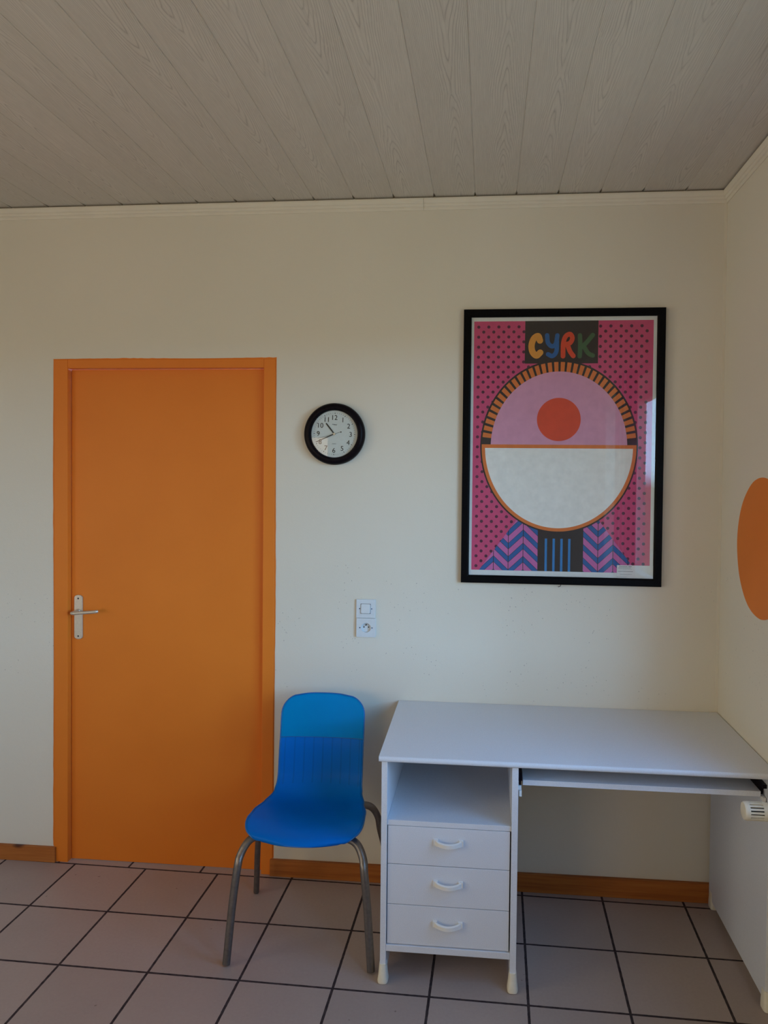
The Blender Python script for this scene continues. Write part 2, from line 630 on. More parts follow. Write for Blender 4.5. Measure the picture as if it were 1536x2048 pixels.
side_wall('wall_right', XR, XR + 0.3, WIN1)
side_wall('wall_left', XL - 0.3, XL, FILL_WIN2)
bm = bmesh.new()
add_box(bm, XL - 0.3, FILL_WIN3[0], YB - 0.15, YB, -0.1, ZT)
add_box(bm, FILL_WIN3[1], XR + 0.3, YB - 0.15, YB, -0.1, ZT)
add_box(bm, FILL_WIN3[0], FILL_WIN3[1], YB - 0.15, YB, -0.1, FILL_WIN3[2])
add_box(bm, FILL_WIN3[0], FILL_WIN3[1], YB - 0.15, YB, FILL_WIN3[3], ZT)
obj('wall_front', bm, M_WALL)['kind'] = 'structure'


def window(name, xc, win, yc=None):
    y0, y1, z0, z1 = win
    w = empty(name, (xc, (y0 + y1) / 2, z0) if yc is None else ((y0 + y1) / 2, yc, z0), 0 if yc is None else R(90), kind='structure')
    hw, h = (y1 - y0) / 2, z1 - z0
    bm = bmesh.new()
    f = 0.05
    for a in ((-hw, -hw + f, 0, h), (hw - f, hw, 0, h), (-hw + f, hw - f, 0, f), (-hw + f, hw - f, h - f, h), (-0.045, 0.045, f, h - f)):
        add_box(bm, -0.03, 0.03, a[0], a[1], a[2], a[3])
    obj('window_frame', bm, M_WINFR, w)
    bm = bmesh.new()
    add_box(bm, -0.003, 0.003, -hw + f, -0.045, f, h - f)
    add_box(bm, -0.003, 0.003, 0.045, hw - f, f, h - f)
    obj('window_pane', bm, glass_material('window_glass', 1.3), w)


window('window_1', XR + 0.22, WIN1)
window('fill_window_2', XL - 0.22, FILL_WIN2)  # unseen, added to bring warm light in from the left
window('fill_window_3', 0, FILL_WIN3, YB - 0.1)  # unseen, added behind the camera as warm fill

# cornices
ctop, cbot = 2.7295, 2.688
prof = [(0, cbot), (0.004, cbot), (0.006, cbot + 0.006), (0.006, cbot + 0.011), (0.011, cbot + 0.013), (0.013, cbot + 0.018), (0.013, cbot + 0.022), (0.017, cbot + 0.024), (0.020, cbot + 0.029), (0.022, cbot + 0.036), (0.022, ctop), (0, ctop)]
bm = strip_prism(bmesh.new(), prof, (XL, 0, 0), (0.5635, 0, 0), (0, -1, 0))
strip_prism(bm, prof, (0.5645, 0, 0), (XR, 0, 0), (0, -1, 0), 0, 1.0)
obj('trim_1', bm, M_CORN)['kind'] = 'structure'
bm = strip_prism(bmesh.new(), prof, (XR, -0.0006, 0), (XR, YB, 0), (-1, 0, 0), 1.0, 0)
obj('trim_2', bm, M_CORN)['kind'] = 'structure'

# paint lap down the back right corner
o = obj('trim_3', box(XR - 0.011, XR - 0.0002, -0.0012, 0.0, 0.745, cbot), M_CORN)
o['kind'] = 'structure'

# baseboards
def baseboard(name, x0, x1, zl, zr):
    bm = bmesh.new()
    add_box(bm, x0, x1, -0.015, 0.0, 0.0, 0.0645)
    for v in bm.verts:
        if v.co.z > 0.03:
            v.co.z = zl if abs(v.co.x - x0) < 1e-4 else zr
    o = obj(name, bm, M_PINE)
    bevel_mod(o, 0.002)
    o['kind'] = 'structure'
    return o


baseboard('baseboard_back', XL, -0.9625, 0.062, 0.064)
baseboard('baseboard_back', -0.0385, XR, 0.068, 0.077)

# painted edge along the right-hand corner is left to the plaster; the orange dot on the right wall
bm = bmesh.new()
n = 96
ring_f = []
for i in range(n):
    t = 2 * PI * i / n
    rr = 0.232 * (1 + 0.003 * math.sin(5 * t) + 0.002 * math.sin(11 * t + 1))
    ring_f.append((math.cos(t) * rr, math.sin(t) * rr))
va = [bm.verts.new((-0.0012, y, z)) for y, z in ring_f]
vb = [bm.verts.new((0, y, z)) for y, z in ring_f]
bm.faces.new(va)
bm.faces.new(vb)
for i in range(n):
    bm.faces.new((va[i], va[(i + 1) % n], vb[(i + 1) % n], vb[i]))
bmesh.ops.recalc_face_normals(bm, faces=bm.faces)
tag(obj('painted_circle', bm, M_ORANGE, loc=(XR, -0.421, 1.412)), 'large flat orange circle painted on the right wall above the desk', 'painted circle')

# ------------------------------------------------------------------ door
door = empty('door_1', (-0.5, 0, 0), kind='structure')
ox = 0.5
bm = bmesh.new()
FO0, FO1, FI0, FI1, FT, FIT = DX0, DX1, -0.912, -0.078, DZ, 2.072
FY = -0.004
# frame: outer painted board, a small stop step and the rebate
add_box(bm, FO0 + ox, FI0 + ox, FY, 0.05, 0, FT)
add_box(bm, FI1 + ox, FO1 + ox, FY, 0.05, 0, FT)
add_box(bm, FI0 + ox, FI1 + ox, FY, 0.05, FIT, FT)
fr = obj('door_frame', bm, M_ORANGE, door)
bevel_mod(fr, 0.002)
# wavering brushed paint edge outside the frame
bm = bmesh.new()
def paint_edge(p, q, out, seed):
    rnd = random.Random(seed)
    n = 60
    prev = None
    for i in range(n + 1):
        t = i / n
        a = Vector(p).lerp(Vector(q), t)
        w = 0.003 + 0.0035 * (0.5 + 0.5 * math.sin(t * 9 + seed)) * rnd.uniform(0.4, 1)
        b = a + Vector(out) * w
        cur = [bm.verts.new(a), bm.verts.new(b)]
        if prev: bm.faces.new((prev[0], prev[1], cur[1], cur[0]))
        prev = cur
paint_edge((FO0 + ox, -0.0008, 0.066), (FO0 + ox, -0.0008, FT), (-1, 0, 0), 1)
paint_edge((FO1 + ox, -0.0008, 0.07), (FO1 + ox, -0.0008, FT), (1, 0, 0), 3)
paint_edge((FO0 + ox - 0.004, -0.0008, FT), (FO1 + ox + 0.004, -0.0008, FT), (0, 0, 1), 5)
obj('painted_edge', bm, M_ORANGE, door)
leaf = obj('door_leaf', box(FI0 + ox + 0.003, FI1 + ox - 0.003, 0.022, 0.062, 0.004, FIT - 0.003), M_ORANGE, door)
bevel_mod(leaf, 0.0015)
# handle plate with rounded arch ends
bm = bmesh.new()
hw, z0, z1 = 0.0185, 0.940, 1.127
pts = []
for t in range(0, 13):
    a = PI * t / 12
    pts.append((math.cos(a) * hw, z1 - 0.012 + math.sin(a) * 0.012))
for t in range(0, 13):
    a = PI + PI * t / 12
    pts.append((math.cos(a) * hw, z0 + 0.012 + math.sin(a) * 0.012))
va = [bm.verts.new((x, -0.007, z)) for x, z in pts]
vb = [bm.verts.new((x, 0, z)) for x, z in pts]
bm.faces.new(va)
bm.faces.new(vb)
for i in range(len(pts)):
    bm.faces.new((va[i], va[(i + 1) % len(pts)], vb[(i + 1) % len(pts)], vb[i]))
bmesh.ops.recalc_face_normals(bm, faces=bm.faces)
HX = -0.8765 + ox
plate = obj('handle_plate', bm, M_ALU, door, loc=(HX, 0.022, 0))
bevel_mod(plate, 0.002)
plate['label'] = 'aluminium handle plate'
for z in (1.118 - 0.006, 0.9535):
    bm = lathe(bmesh.new(), [(0.0001, -0.0085), (0.003, -0.0082), (0.0036, -0.007), (0.0036, -0.004)], 'Y', n=16)
    obj('screw', bm, M_DARK, plate, loc=(0, 0, z))
bm = lathe(bmesh.new(), [(0.011, -0.004), (0.0105, -0.012), (0.0085, -0.014), (0.0075, -0.044)], 'Y', n=24)
path = catmull([(0, -0.040, 0), (-0.002, -0.052, 0), (0.012, -0.0575, 0.0005), (0.04, -0.058, 0.0035), (0.08, -0.057, 0.007), (0.1, -0.056, 0.009), (0.108, -0.049, 0.010)], 5)
tube(bm, path, 0.0068, 14)
obj('door_handle', bm, M_ALU, door, smooth=True, loc=(HX, 0.022, 1.058))['label'] = 'aluminium lever handle'

# ------------------------------------------------------------------ desk
PY = -0.6035           # front edge of the panels
desk = empty('computer_desk', (1.1, -0.3, 0), label='pale grey computer desk with open shelf, three drawers and keyboard tray', cat='desk')
DXo, DYo = -1.1, 0.3


def dbox(name, x0, x1, y0, y1, z0, z1, m=M_MEL, bev=0.0008, parent=desk):
    px, py, pz = (0, 0, 0)
    o = obj(name, box(x0 + DXo, x1 + DXo, y0 + DYo, y1 + DYo, z0, z1), m, parent)
    if bev: bevel_mod(o, bev)
    return o


# desktop with a rounded nose
DT0, DT1 = 0.722, 0.740
bm = bmesh.new()
noses = [(-0.002, DT0)] + [(-0.6085 - 0.0062 * math.sin(PI * i / 8) - 0.0, DT0 + 0.009 - 0.009 * math.cos(PI * i / 8)) for i in range(0, 9)] + [(-0.002, DT1)]
for xa, xb in ((0.4925, 1.719),):
    a = [bm.verts.new((xa + (-0.008 if y > -0.1 else 0) + DXo, y + DYo, z)) for y, z in noses]
    b = [bm.verts.new((xb + DXo, y + DYo, z)) for y, z in noses]
    for i in range(len(noses)):
        bm.faces.new((a[i], a[(i + 1) % len(noses)], b[(i + 1) % len(noses)], b[i]))
    bm.faces.new(a)
    bm.faces.new(b)
bmesh.ops.recalc_face_normals(bm, faces=bm.faces)
obj('desktop', bm, M_MEL, desk, smooth=True)

PB = 0.030
for i, (xa, xb) in enumerate(((0.5005, 0.5195), (0.9165, 0.9365), (1.697, 1.716))):
    dbox('side_panel', xa, xb, PY, -0.018, PB, DT0)
dbox('shelf', 0.5197, 0.9163, PY + 0.006, -0.022, 0.513, 0.530)
dbox('bottom_panel', 0.5197, 0.9163, PY + 0.001, -0.022, 0.104, 0.1245)
dbox('back_panel', 0.5197, 0.9163, -0.0215, -0.0185, 0.104, 0.72)
for zt, zb in ((0.5115, 0.3885), (0.3865, 0.2575), (0.2555, 0.1275)):
    dr = empty('drawer', (0.718 + DXo, PY + 0.006 + DYo, zb))
    dr.parent = desk
    bm = box(-0.1958, 0.1945, 0, 0.018, 0, zt - zb)
    o = obj('drawer_front', bm, M_MEL, dr)
    bevel_mod(o, 0.0008)
    bm = bmesh.new()
    add_box(bm, -0.185, 0.185, 0.0185, 0.45, 0.012, 0.016)
    for a in (-0.185, 0.175):
        add_box(bm, a, a + 0.01, 0.0185, 0.45, 0.016, 0.09)
    add_box(bm, -0.175, 0.175, 0.44, 0.45, 0.016, 0.09)
    obj('drawer_box', bm, M_MEL, dr)
    # bow handle: flat section swept along an arc standing out from the front
    bm = bmesh.new()
    n = 20
    rings = []
    hz = (zt - zb) * 0.60 + (0.006 if zt > 0.5 else 0.0)
    for i in range(n + 1):
        t = i / n
        x = -0.0465 + 0.093 * t
        s = math.sin(PI * t)
        yo = -0.004 - 0.024 * s ** 0.75
        dz = -0.004 * s ** 0.8
        th = 0.0075
        hh = 0.0068 if 0.12 < t < 0.88 else 0.0085
        rings.append([bm.verts.new((x, yo, hz + dz - hh)), bm.verts.new((x, yo, hz + dz + hh * 0.7)), bm.verts.new((x, yo + th * 0.5, hz + dz + hh)), bm.verts.new((x, yo + th, hz + dz + hh)), bm.verts.new((x, yo + th, hz + dz - hh))])
    for a, b in zip(rings, rings[1:]):
        for k in range(5):
            bm.faces.new((a[k], a[(k + 1) % 5], b[(k + 1) % 5], b[k]))
    bm.faces.new(rings[0])
    bm.faces.new(rings[-1])
    for sx in (-1, 1):
        add_box(bm, sx * 0.0405 - 0.007, sx * 0.0405 + 0.007, -0.009, 0.0, hz - 0.009, hz + 0.0085)
    bmesh.ops.recalc_face_normals(bm, faces=bm.faces)
    h = obj('handle', bm, M_HANDLE, dr, smooth=True)
    h['label'] = 'ivory bow handle'

# feet: cream plastic shoes on the front and rear corners of each panel
for xc in (0.510, 0.9265, 1.7065):
    for yc in (PY + 0.012, -0.04):
        bm = bmesh.new()
        secs = ((0.062, 0.0118, 0.017), (0.05, 0.0128, 0.018), (0.025, 0.015, 0.021), (0.008, 0.0175, 0.0235), (0.002, 0.0165, 0.0225), (0.0, 0.012, 0.018))
        if xc > 1.6: secs = tuple((z, min(a, 0.0142), b) for z, a, b in secs)
        rings = []
        for z, a, b in secs:
            rings.append([bm.verts.new((math.copysign(abs(math.cos(q)) ** 0.6, math.cos(q)) * a, math.copysign(abs(math.sin(q)) ** 0.6, math.sin(q)) * b, z)) for q in (2 * PI * k / 20 for k in range(20))])
        for a, b in zip(rings, rings[1:]):
            for k in range(20):
                bm.faces.new((a[k], a[(k + 1) % 20], b[(k + 1) % 20], b[k]))
        bm.faces.new(rings[0])
        bm.faces.new(rings[-1])
        bmesh.ops.recalc_face_normals(bm, faces=bm.faces)
        o = obj('foot', bm, M_CREAM, desk, smooth=True, loc=(xc + DXo, yc + DYo, 0))
        o['label'] = 'cream plastic foot'

# keyboard tray and its runners
tray = dbox('keyboard_tray', 0.9515, 1.683, -0.573, -0.19, 0.6535, 0.6705)
for xa, xb in ((0.9367, 0.9487), (1.685, 1.6968)):
    bm = bmesh.new()
    zl, zh = (0.672, 0.700) if xa < 1 else (0.684, 0.696)
    add_box(bm, xa + DXo, xb + DXo, -0.585 + DYo, -0.15 + DYo, zl, zh)
    add_box(bm, xa + 0.003 + DXo, xb - 0.003 + DXo, (-0.578 if xa < 1 else -0.56) + DYo, -0.19 + DYo, 0.656, zl)
    obj('runner', bm, M_BLACKP, desk)['label'] = 'black metal tray runner'
    bm = bmesh.new()
    add_box(bm, xa + DXo, xb - 0.002 + DXo, -0.586 + DYo, -0.56 + DYo, 0.643, 0.655)
    add_box(bm, xa + 0.003 + DXo, xb - 0.001 + DXo, -0.592 + DYo, -0.575 + DYo, 0.624, 0.6425)
    o = obj('runner_stop', bm, M_HANDLE, desk)
    bevel_mod(o, 0.001)

# ------------------------------------------------------------------ chair
chair = empty('shell_chair', (0.2235, -0.570, 0), 0.035, 'translucent blue plastic shell chair with four grey steel legs, between door and desk', 'chair')
prof = catmull([(-0.030, 0.425), (-0.020, 0.435), (0.005, 0.442), (0.06, 0.446), (0.15, 0.440), (0.24, 0.428), (0.315, 0.426), (0.36, 0.444), (0.388, 0.485), (0.400, 0.54), (0.409, 0.60), (0.416, 0.632), (0.428, 0.70), (0.443, 0.76), (0.451, 0.792)], 6)
prof = [Vector((p.x, p.y)) for p in [Vector((q[0], q[1])) for q in [(v[0], v[1]) for v in [(Vector((a[0], a[1]))) for a in prof]]]]
arc = [0]
for a, b in zip(prof, prof[1:]):
    arc.append(arc[-1] + (b - a).length)
L = arc[-1]


def lerp_tab(t, tab):
    for (a, va), (b, vb) in zip(tab, tab[1:]):
        if t <= b:
            u = (t - a) / (b - a)
            u = u * u * (3 - 2 * u)
            return va + (vb - va) * u
    return tab[-1][1]


WT = [(0, 0.194), (0.06, 0.200), (0.13, 0.202), (0.20, 0.199), (0.29, 0.181), (0.38, 0.164), (0.44, 0.160), (0.55, 0.160), (0.70, 0.160), (0.80, 0.158), (L, 0.154)]
LIFT = [(0, -0.016), (0.05, -0.006), (0.15, 0.012), (0.3, 0.022), (0.42, 0.030), (0.52, 0.026), (0.65, 0.018), (L, 0.012)]


def shell_point(i, u):
    t = arc[i]
    p = prof[i]
    a, b = prof[max(0, i - 1)], prof[min(len(prof) - 1, i + 1)]
    d = (b - a).normalized()
    nrm = Vector((-d.y, d.x))
    w = lerp_tab(t, WT)
    r1, r0 = 0.078, 0.115
    if t < r0:
        w = w - 0.085 * (1 - math.sqrt(max(0, 1 - ((r0 - t) / r0) ** 2)))
    if t > L - r1:
        w = w - 0.072 * (1 - math.sqrt(max(0, 1 - ((t - L + r1) / r1) ** 2)))
    lift = lerp_tab(t, LIFT) * (abs(u) ** 2.4)
    q = p + nrm * lift
    bow = 0.0
    if t < 0.16: bow = 0.030 * (abs(u) ** 2.2) * (1 - t / 0.16)
    if t > L - 0.1: q.y -= 0.006 * (abs(u) ** 3) * ((t - L + 0.1) / 0.1)
    return Vector((u * w, q.x + bow, q.y))


# resample rows evenly, denser at both ends
bm = bmesh.new()
NU = 36
rows = []
for i in range(len(prof)):
    rows.append([bm.verts.new(shell_point(i, -1 + 2 * k / NU)) for k in range(NU + 1)])
for a, b in zip(rows, rows[1:]):
    for k in range(NU):
        bm.faces.new((a[k], a[k + 1], b[k + 1], b[k]))
bmesh.ops.recalc_face_normals(bm, faces=bm.faces)
shell = obj('seat_shell', bm, M_BLUE, chair, smooth=True)
sm = shell.modifiers.new('thick', 'SOLIDIFY')
sm.thickness = 0.0045
sm.offset = 0
# moulded crease across the back
ci = min(range(len(prof)), key=lambda i: abs(prof[i].y - CREASE))
bm = bmesh.new()
tube(bm, [shell_point(ci, -0.99 + 1.98 * k / 30) + Vector((0, -0.0018, 0)) for k in range(31)], 0.0016, 8)
obj('backrest_crease', bm, simple('deep_blue_plastic', c4(0.003, 0.13, 0.42), 0.4), chair, smooth=True)
# rolled rim
bm = bmesh.new()
loop = [shell_point(i, -1) for i in range(len(prof))] + [shell_point(len(prof) - 1, -1 + 2 * k / NU) for k in range(1, NU)] + [shell_point(i, 1) for i in reversed(range(len(prof)))] + [shell_point(0, 1 - 2 * k / NU) for k in range(1, NU)]
tube(bm, loop + loop[:2], 0.0026, 8)
obj('rim', bm, bpy.data.materials['deep_blue_plastic'], chair, smooth=True)
# legs
ZU = 0.408
LEGR = 0.0135
def leg(pts):
    bm = bmesh.new()
    tube(bm, pts, LEGR, 16, LEGR * 0.82)
    return obj('leg', bm, M_STEEL, chair, smooth=True)
for sx in (-1, 1):
    xf = 0.2425
    leg(catmull([(sx * 0.10, 0.080, ZU), (sx * 0.150, 0.076, ZU - 0.001), (sx * 0.185, 0.062, ZU - 0.014), (sx * 0.207, 0.042, ZU - 0.050), (sx * 0.214, 0.025, ZU - 0.09), (sx * 0.227, 0.014, 0.2), (sx * xf, 0.0, 0.006)], 8))
    leg(catmull([(sx * 0.09, 0.335, ZU), (sx * 0.165, 0.340, ZU), (sx * 0.200, 0.347, ZU - 0.012), (sx * 0.222, 0.356, ZU - 0.05), (sx * 0.230, 0.364, ZU - 0.10), (sx * 0.247, 0.40, 0.2), (sx * 0.262, 0.438, 0.006)], 8))
bm = bmesh.new()
tube(bm, [(-0.12, 0.080, ZU), (0.12, 0.080, ZU)], LEGR * 0.95)
tube(bm, [(-0.12, 0.336, ZU), (0.12, 0.336, ZU)], LEGR * 0.95)
for sx in (-1, 1):
    tube(bm, [(sx * 0.11, 0.082, ZU), (sx * 0.11, 0.335, ZU)], LEGR * 0.8)
    add_box(bm, sx * 0.11 - 0.02, sx * 0.11 + 0.02, 0.10, 0.28, ZU + 0.008, ZU + 0.014)
obj('seat_frame', bm, M_STEEL, chair, smooth=True)

# ------------------------------------------------------------------ clock
def text_bm(bm, s, size, cx, cz, y, depth=0.0006, mi=0, rot=0.0):
    cu = bpy.data.curves.new('t', 'FONT')
    cu.body = s
    cu.size = size
    cu.align_x = 'CENTER'
    cu.extrude = depth / 2
    cu.offset = 0.0
    o = bpy.data.objects.new('t', cu)
    COL.objects.link(o)
    dg = bpy.context.evaluated_depsgraph_get()
    me = bpy.data.meshes.new_from_object(o.evaluated_get(dg))
    xs = [v.co.x for v in me.vertices]
    ys = [v.co.y for v in me.vertices]
    mx, my = (min(xs) + max(xs)) / 2, (min(ys) + max(ys)) / 2
    off = len(bm.verts)
    vs = []
    for v in me.vertices:
        x, z = v.co.x - mx, v.co.y - my
        vs.append(bm.verts.new((cx + x, y - v.co.z, cz + z)))
    for p in me.polygons:
        try:
            bm.faces.new([vs[i] for i in p.vertices]).material_index = mi
        except ValueError:
            pass
    bpy.data.objects.remove(o)
    bpy.data.meshes.remove(me)
    bpy.data.curves.remove(cu)


clock = empty('wall_clock', (0.2165, 0, 1.8045), label='round white-faced wall clock with a thick black rim, showing about 10:42', cat='clock', ry=0.025)
bm = lathe(bmesh.new(), [(0.0935, -0.020), (0.0955, -0.030), (0.101, -0.0355), (0.109, -0.036), (0.117, -0.0315), (0.1225, -0.022), (0.1235, -0.008), (0.119, 0.0), (0.0935, 0.0), (0.0935, -0.020)], 'Y', n=96, close=False)
obj('rim', bm, M_BLACKP, clock, smooth=True)
bm = lathe(bmesh.new(), [(0.0934, -0.018), (0.0934, -0.004)], 'Y', n=96)
obj('face', bm, M_FACE, clock)
for h in range(1, 13):
    a = 2 * PI * h / 12
    bm = bmesh.new()
    text_bm(bm, str(h), 0.0275, math.sin(a) * 0.0655, math.cos(a) * 0.0655, -0.0185)
    obj('numeral', bm, M_INK, clock)
bm = bmesh.new()
for m in range(60):
    a = 2 * PI * m / 60
    big = m % 5 == 0
    w, r0, r1 = (0.0012, 0.0795, 0.0845) if big else (0.0005, 0.0805, 0.0840)
    d, s = Vector((math.sin(a), 0, math.cos(a))), Vector((math.cos(a), 0, -math.sin(a)))
    y = Vector((0, -0.0184, 0))
    bm.faces.new([bm.verts.new(v) for v in (d * r0 - s * w + y, d * r1 - s * w + y, d * r1 + s * w + y, d * r0 + s * w + y)])
obj('minute_marks', bm, M_INK, clock)
for word, size, z in (('Mebus', 0.0072, 0.0375), ('QUARTZ', 0.0040, -0.0395)):
    bm = bmesh.new()
    text_bm(bm, word, size, 0, z, -0.0185)
    obj('dial_lettering', bm, M_GREYINK, clock)


def hand(name, ang, r0, r1, w0, w1, y, m=M_INK, dot=None):
    bm = bmesh.new()
    a = R(ang)
    d, s = Vector((math.sin(a), 0, math.cos(a))), Vector((math.cos(a), 0, -math.sin(a)))
    va = [bm.verts.new(v + Vector((0, yy, 0))) for yy in (y, y + 0.0006) for v in (d * r0 - s * w0, d * r1 - s * w1, d * r1 + s * w1, d * r0 + s * w0)]
    bm.faces.new(va[:4])
    bm.faces.new(va[4:])
    for i in range(4):
        bm.faces.new((va[i], va[(i + 1) % 4], va[4 + (i + 1) % 4], va[4 + i]))
    if dot:
        c = d * r0
        lathe(bm, [(dot, y), (dot, y + 0.0006)], 'Y', (c.x, 0, c.z), n=20)
    bmesh.ops.recalc_face_normals(bm, faces=bm.faces)
    obj(name, bm, m, clock)


hand('hour_hand', 320.4, -0.004, 0.054, 0.0024, 0.0024, -0.0205)
hand('minute_hand', 244.7, -0.004, 0.0795, 0.0020, 0.0013, -0.0220)
hand('second_hand', 253.4, -0.0285, 0.0700, 0.00035, 0.00035, -0.0232, dot=0.0024)
bm = lathe(bmesh.new(), [(0.0045, -0.0245), (0.005, -0.0238), (0.005, -0.0182)], 'Y', n=24)
obj('hub', bm, M_ALU, clock)
bm = lathe(bmesh.new(), [(0.0933, -0.0268), (0.0933, -0.0262)], 'Y', n=64)
obj('glass', bm, M_GLASS, clock)

# ------------------------------------------------------------------ switch and socket
def plate_bm(w, h, d, r, hole=None):
    bm = bmesh.new()
    pts = []
    for cx, cz, a0 in ((w / 2 - r, h / 2 - r, 0), (-w / 2 + r, h / 2 - r, 90), (-w / 2 + r, -h / 2 + r, 180), (w / 2 - r, -h / 2 + r, 270)):
        for k in range(5):
            a = R(a0 + 90 * k / 4)
            pts.append((cx + math.cos(a) * r, cz + math.sin(a) * r))
    if hole is None:
        va = [bm.verts.new((x, -d, z)) for x, z in pts]
        vb = [bm.verts.new((x, 0, z)) for x, z in pts]
        bm.faces.new(va)
        bm.faces.new(vb)
    else:
        # outer outline resampled by angle so that the front can be bridged to the round well
        n = 64
        def outl(a):
            c, s = math.cos(a), math.sin(a)
            k = min((w / 2) / max(abs(c), 1e-6), (h / 2) / max(abs(s), 1e-6))
            x, z = c * k, s * k
            return x, z
        va = [bm.verts.new((outl(2 * PI * i / n)[0], -d, outl(2 * PI * i / n)[1])) for i in range(n)]
        vb = [bm.verts.new((v.co.x, 0, v.co.z)) for v in va]
        vh = [bm.verts.new((math.cos(2 * PI * i / n) * hole, -d, math.sin(2 * PI * i / n) * hole)) for i in range(n)]
        for i in range(n):
            bm.faces.new((va[i], va[(i + 1) % n], vh[(i + 1) % n], vh[i]))
    n = len(va)
    for i in range(n):
        bm.faces.new((va[i], va[(i + 1) % n], vb[(i + 1) % n], vb[i]))
    bmesh.ops.recalc_face_normals(bm, faces=bm.faces)
    return bm


sw = empty('light_switch', (0.3475, 0, 1.1060), label='square white light switch directly above the wall socket', cat='light switch')
o = obj('cover_plate', plate_bm(0.0775, 0.0755, 0.009, 0.002), M_PLATE, sw)
bevel_mod(o, 0.0015)
o = obj('rocker', plate_bm(0.0375, 0.0375, 0.0055, 0.004), M_PLATE, sw, loc=(0, -0.009, 0))
o.rotation_euler = (R(-5), 0, 0)
o.location = (0, -0.0082, 0)
bevel_mod(o, 0.0015)
bm = bmesh.new()
add_box(bm, -0.0202, 0.0202, -0.0094, -0.009, -0.0202, 0.0202)
obj('rocker_gap', bm, M_GREYINK, sw)
for sx in (-1, 1):
    obj('screw', lathe(bmesh.new(), [(0.0023, -0.0098), (0.0025, -0.009), (0.0025, -0.006)], 'Y', n=16), M_SEAM, sw, loc=(sx * 0.0245, 0, 0.0))

so = empty('wall_socket', (0.3495, 0, 1.0298), label='square white wall socket with round recess, directly below the light switch', cat='socket')
o = obj('cover_plate', plate_bm(0.0775, 0.0755, 0.011, 0.002, hole=0.0202), M_PLATE, so)
bm = bmesh.new()
n = 64
prevr = None
for r, y in ((0.0202, -0.011), (0.0195, -0.0112), (0.0190, -0.0105), (0.0185, -0.0005), (0.0001, -0.0005)):
    ring = [bm.verts.new((math.cos(2 * PI * i / n) * r, y, math.sin(2 * PI * i / n) * r)) for i in range(n)]
    if prevr:
        for i in range(n):
            bm.faces.new((prevr[i], prevr[(i + 1) % n], ring[(i + 1) % n], ring[i]))
    prevr = ring
bmesh.ops.recalc_face_normals(bm, faces=bm.faces)
obj('socket_well', bm, M_PLATE, so, smooth=True)
for sx in (-1, 1):
    obj('pin_hole', lathe(bmesh.new(), [(0.0026, -0.0015), (0.0026, -0.0007)], 'Y', n=16), M_DARK, so, loc=(sx * 0.0093, 0, 0.001))
    obj('screw', lathe(bmesh.new(), [(0.0023, -0.0118), (0.0025, -0.011), (0.0025, -0.008)], 'Y', n=16), M_SEAM, so, loc=(sx * 0.0248, 0, 0.0))
obj('earth_pin', lathe(bmesh.new(), [(0.0012, -0.011), (0.0024, -0.0095), (0.0024, -0.0007)], 'Y', n=16), M_DARK, so, loc=(0, 0, 0.0105))

# ------------------------------------------------------------------ radiator valve
VZ = 0.683
valve = empty('radiator_valve', (XR, -0.75, VZ), label='cream slotted radiator valve head sticking out from the right wall at the desk front', cat='radiator valve')
bm = bmesh.new()
# head: drum along x with slots round its side (modelled as ribs over a dark core)
xe = 1.571 - XR
rh = 0.0262
lathe(bm, [(0.0001, xe + 0.0005), (0.020, xe), (0.0235, xe + 0.001), (0.0255, xe + 0.004), (rh, xe + 0.008), (rh, xe + 0.0145), (0.0225, xe + 0.0146)], 'X', n=64, close=False)
lathe(bm, [(0.0225, xe + 0.052), (rh, xe + 0.0521), (rh + 0.0004, xe + 0.060), (rh - 0.001, xe + 0.067), (0.021, xe + 0.070), (0.0005, xe + 0.070)], 'X', n=64, close=False)
NR = 17
for i in range(NR):
    a = 2 * PI * i / NR
    hwid = 2 * PI / NR * 0.30
    vs = []
    for xx in (xe + 0.0140, xe + 0.0525):
        for rr, aa in ((0.0222, a - hwid), (rh, a - hwid), (rh, a + hwid), (0.0222, a + hwid)):
            vs.append(bm.verts.new((xx, math.cos(aa) * rr, math.sin(aa) * rr)))
    for f in ((0, 1, 2, 3), (4, 5, 6, 7), (0, 1, 5, 4), (1, 2, 6, 5), (2, 3, 7, 6), (3, 0, 4, 7)):
        bm.faces.new([vs[j] for j in f])
bmesh.ops.recalc_face_normals(bm, faces=bm.faces)
obj('valve_head', bm, M_CREAM, valve, smooth=True)
obj('inner_drum', lathe(bmesh.new(), [(0.0205, xe + 0.012), (0.0205, xe + 0.056)], 'X', n=40), M_DARK, valve, smooth=True)
bm = lathe(bmesh.new(), [(0.016, xe + 0.0695), (0.016, xe + 0.084), (0.0135, xe + 0.086), (0.0135, xe + 0.098), (0.0155, xe + 0.099), (0.0155, xe + 0.110), (0.010, xe + 0.112), (0.010, -0.001)], 'X', n=32)
obj('valve_body', bm, M_CHROME, valve, smooth=True)

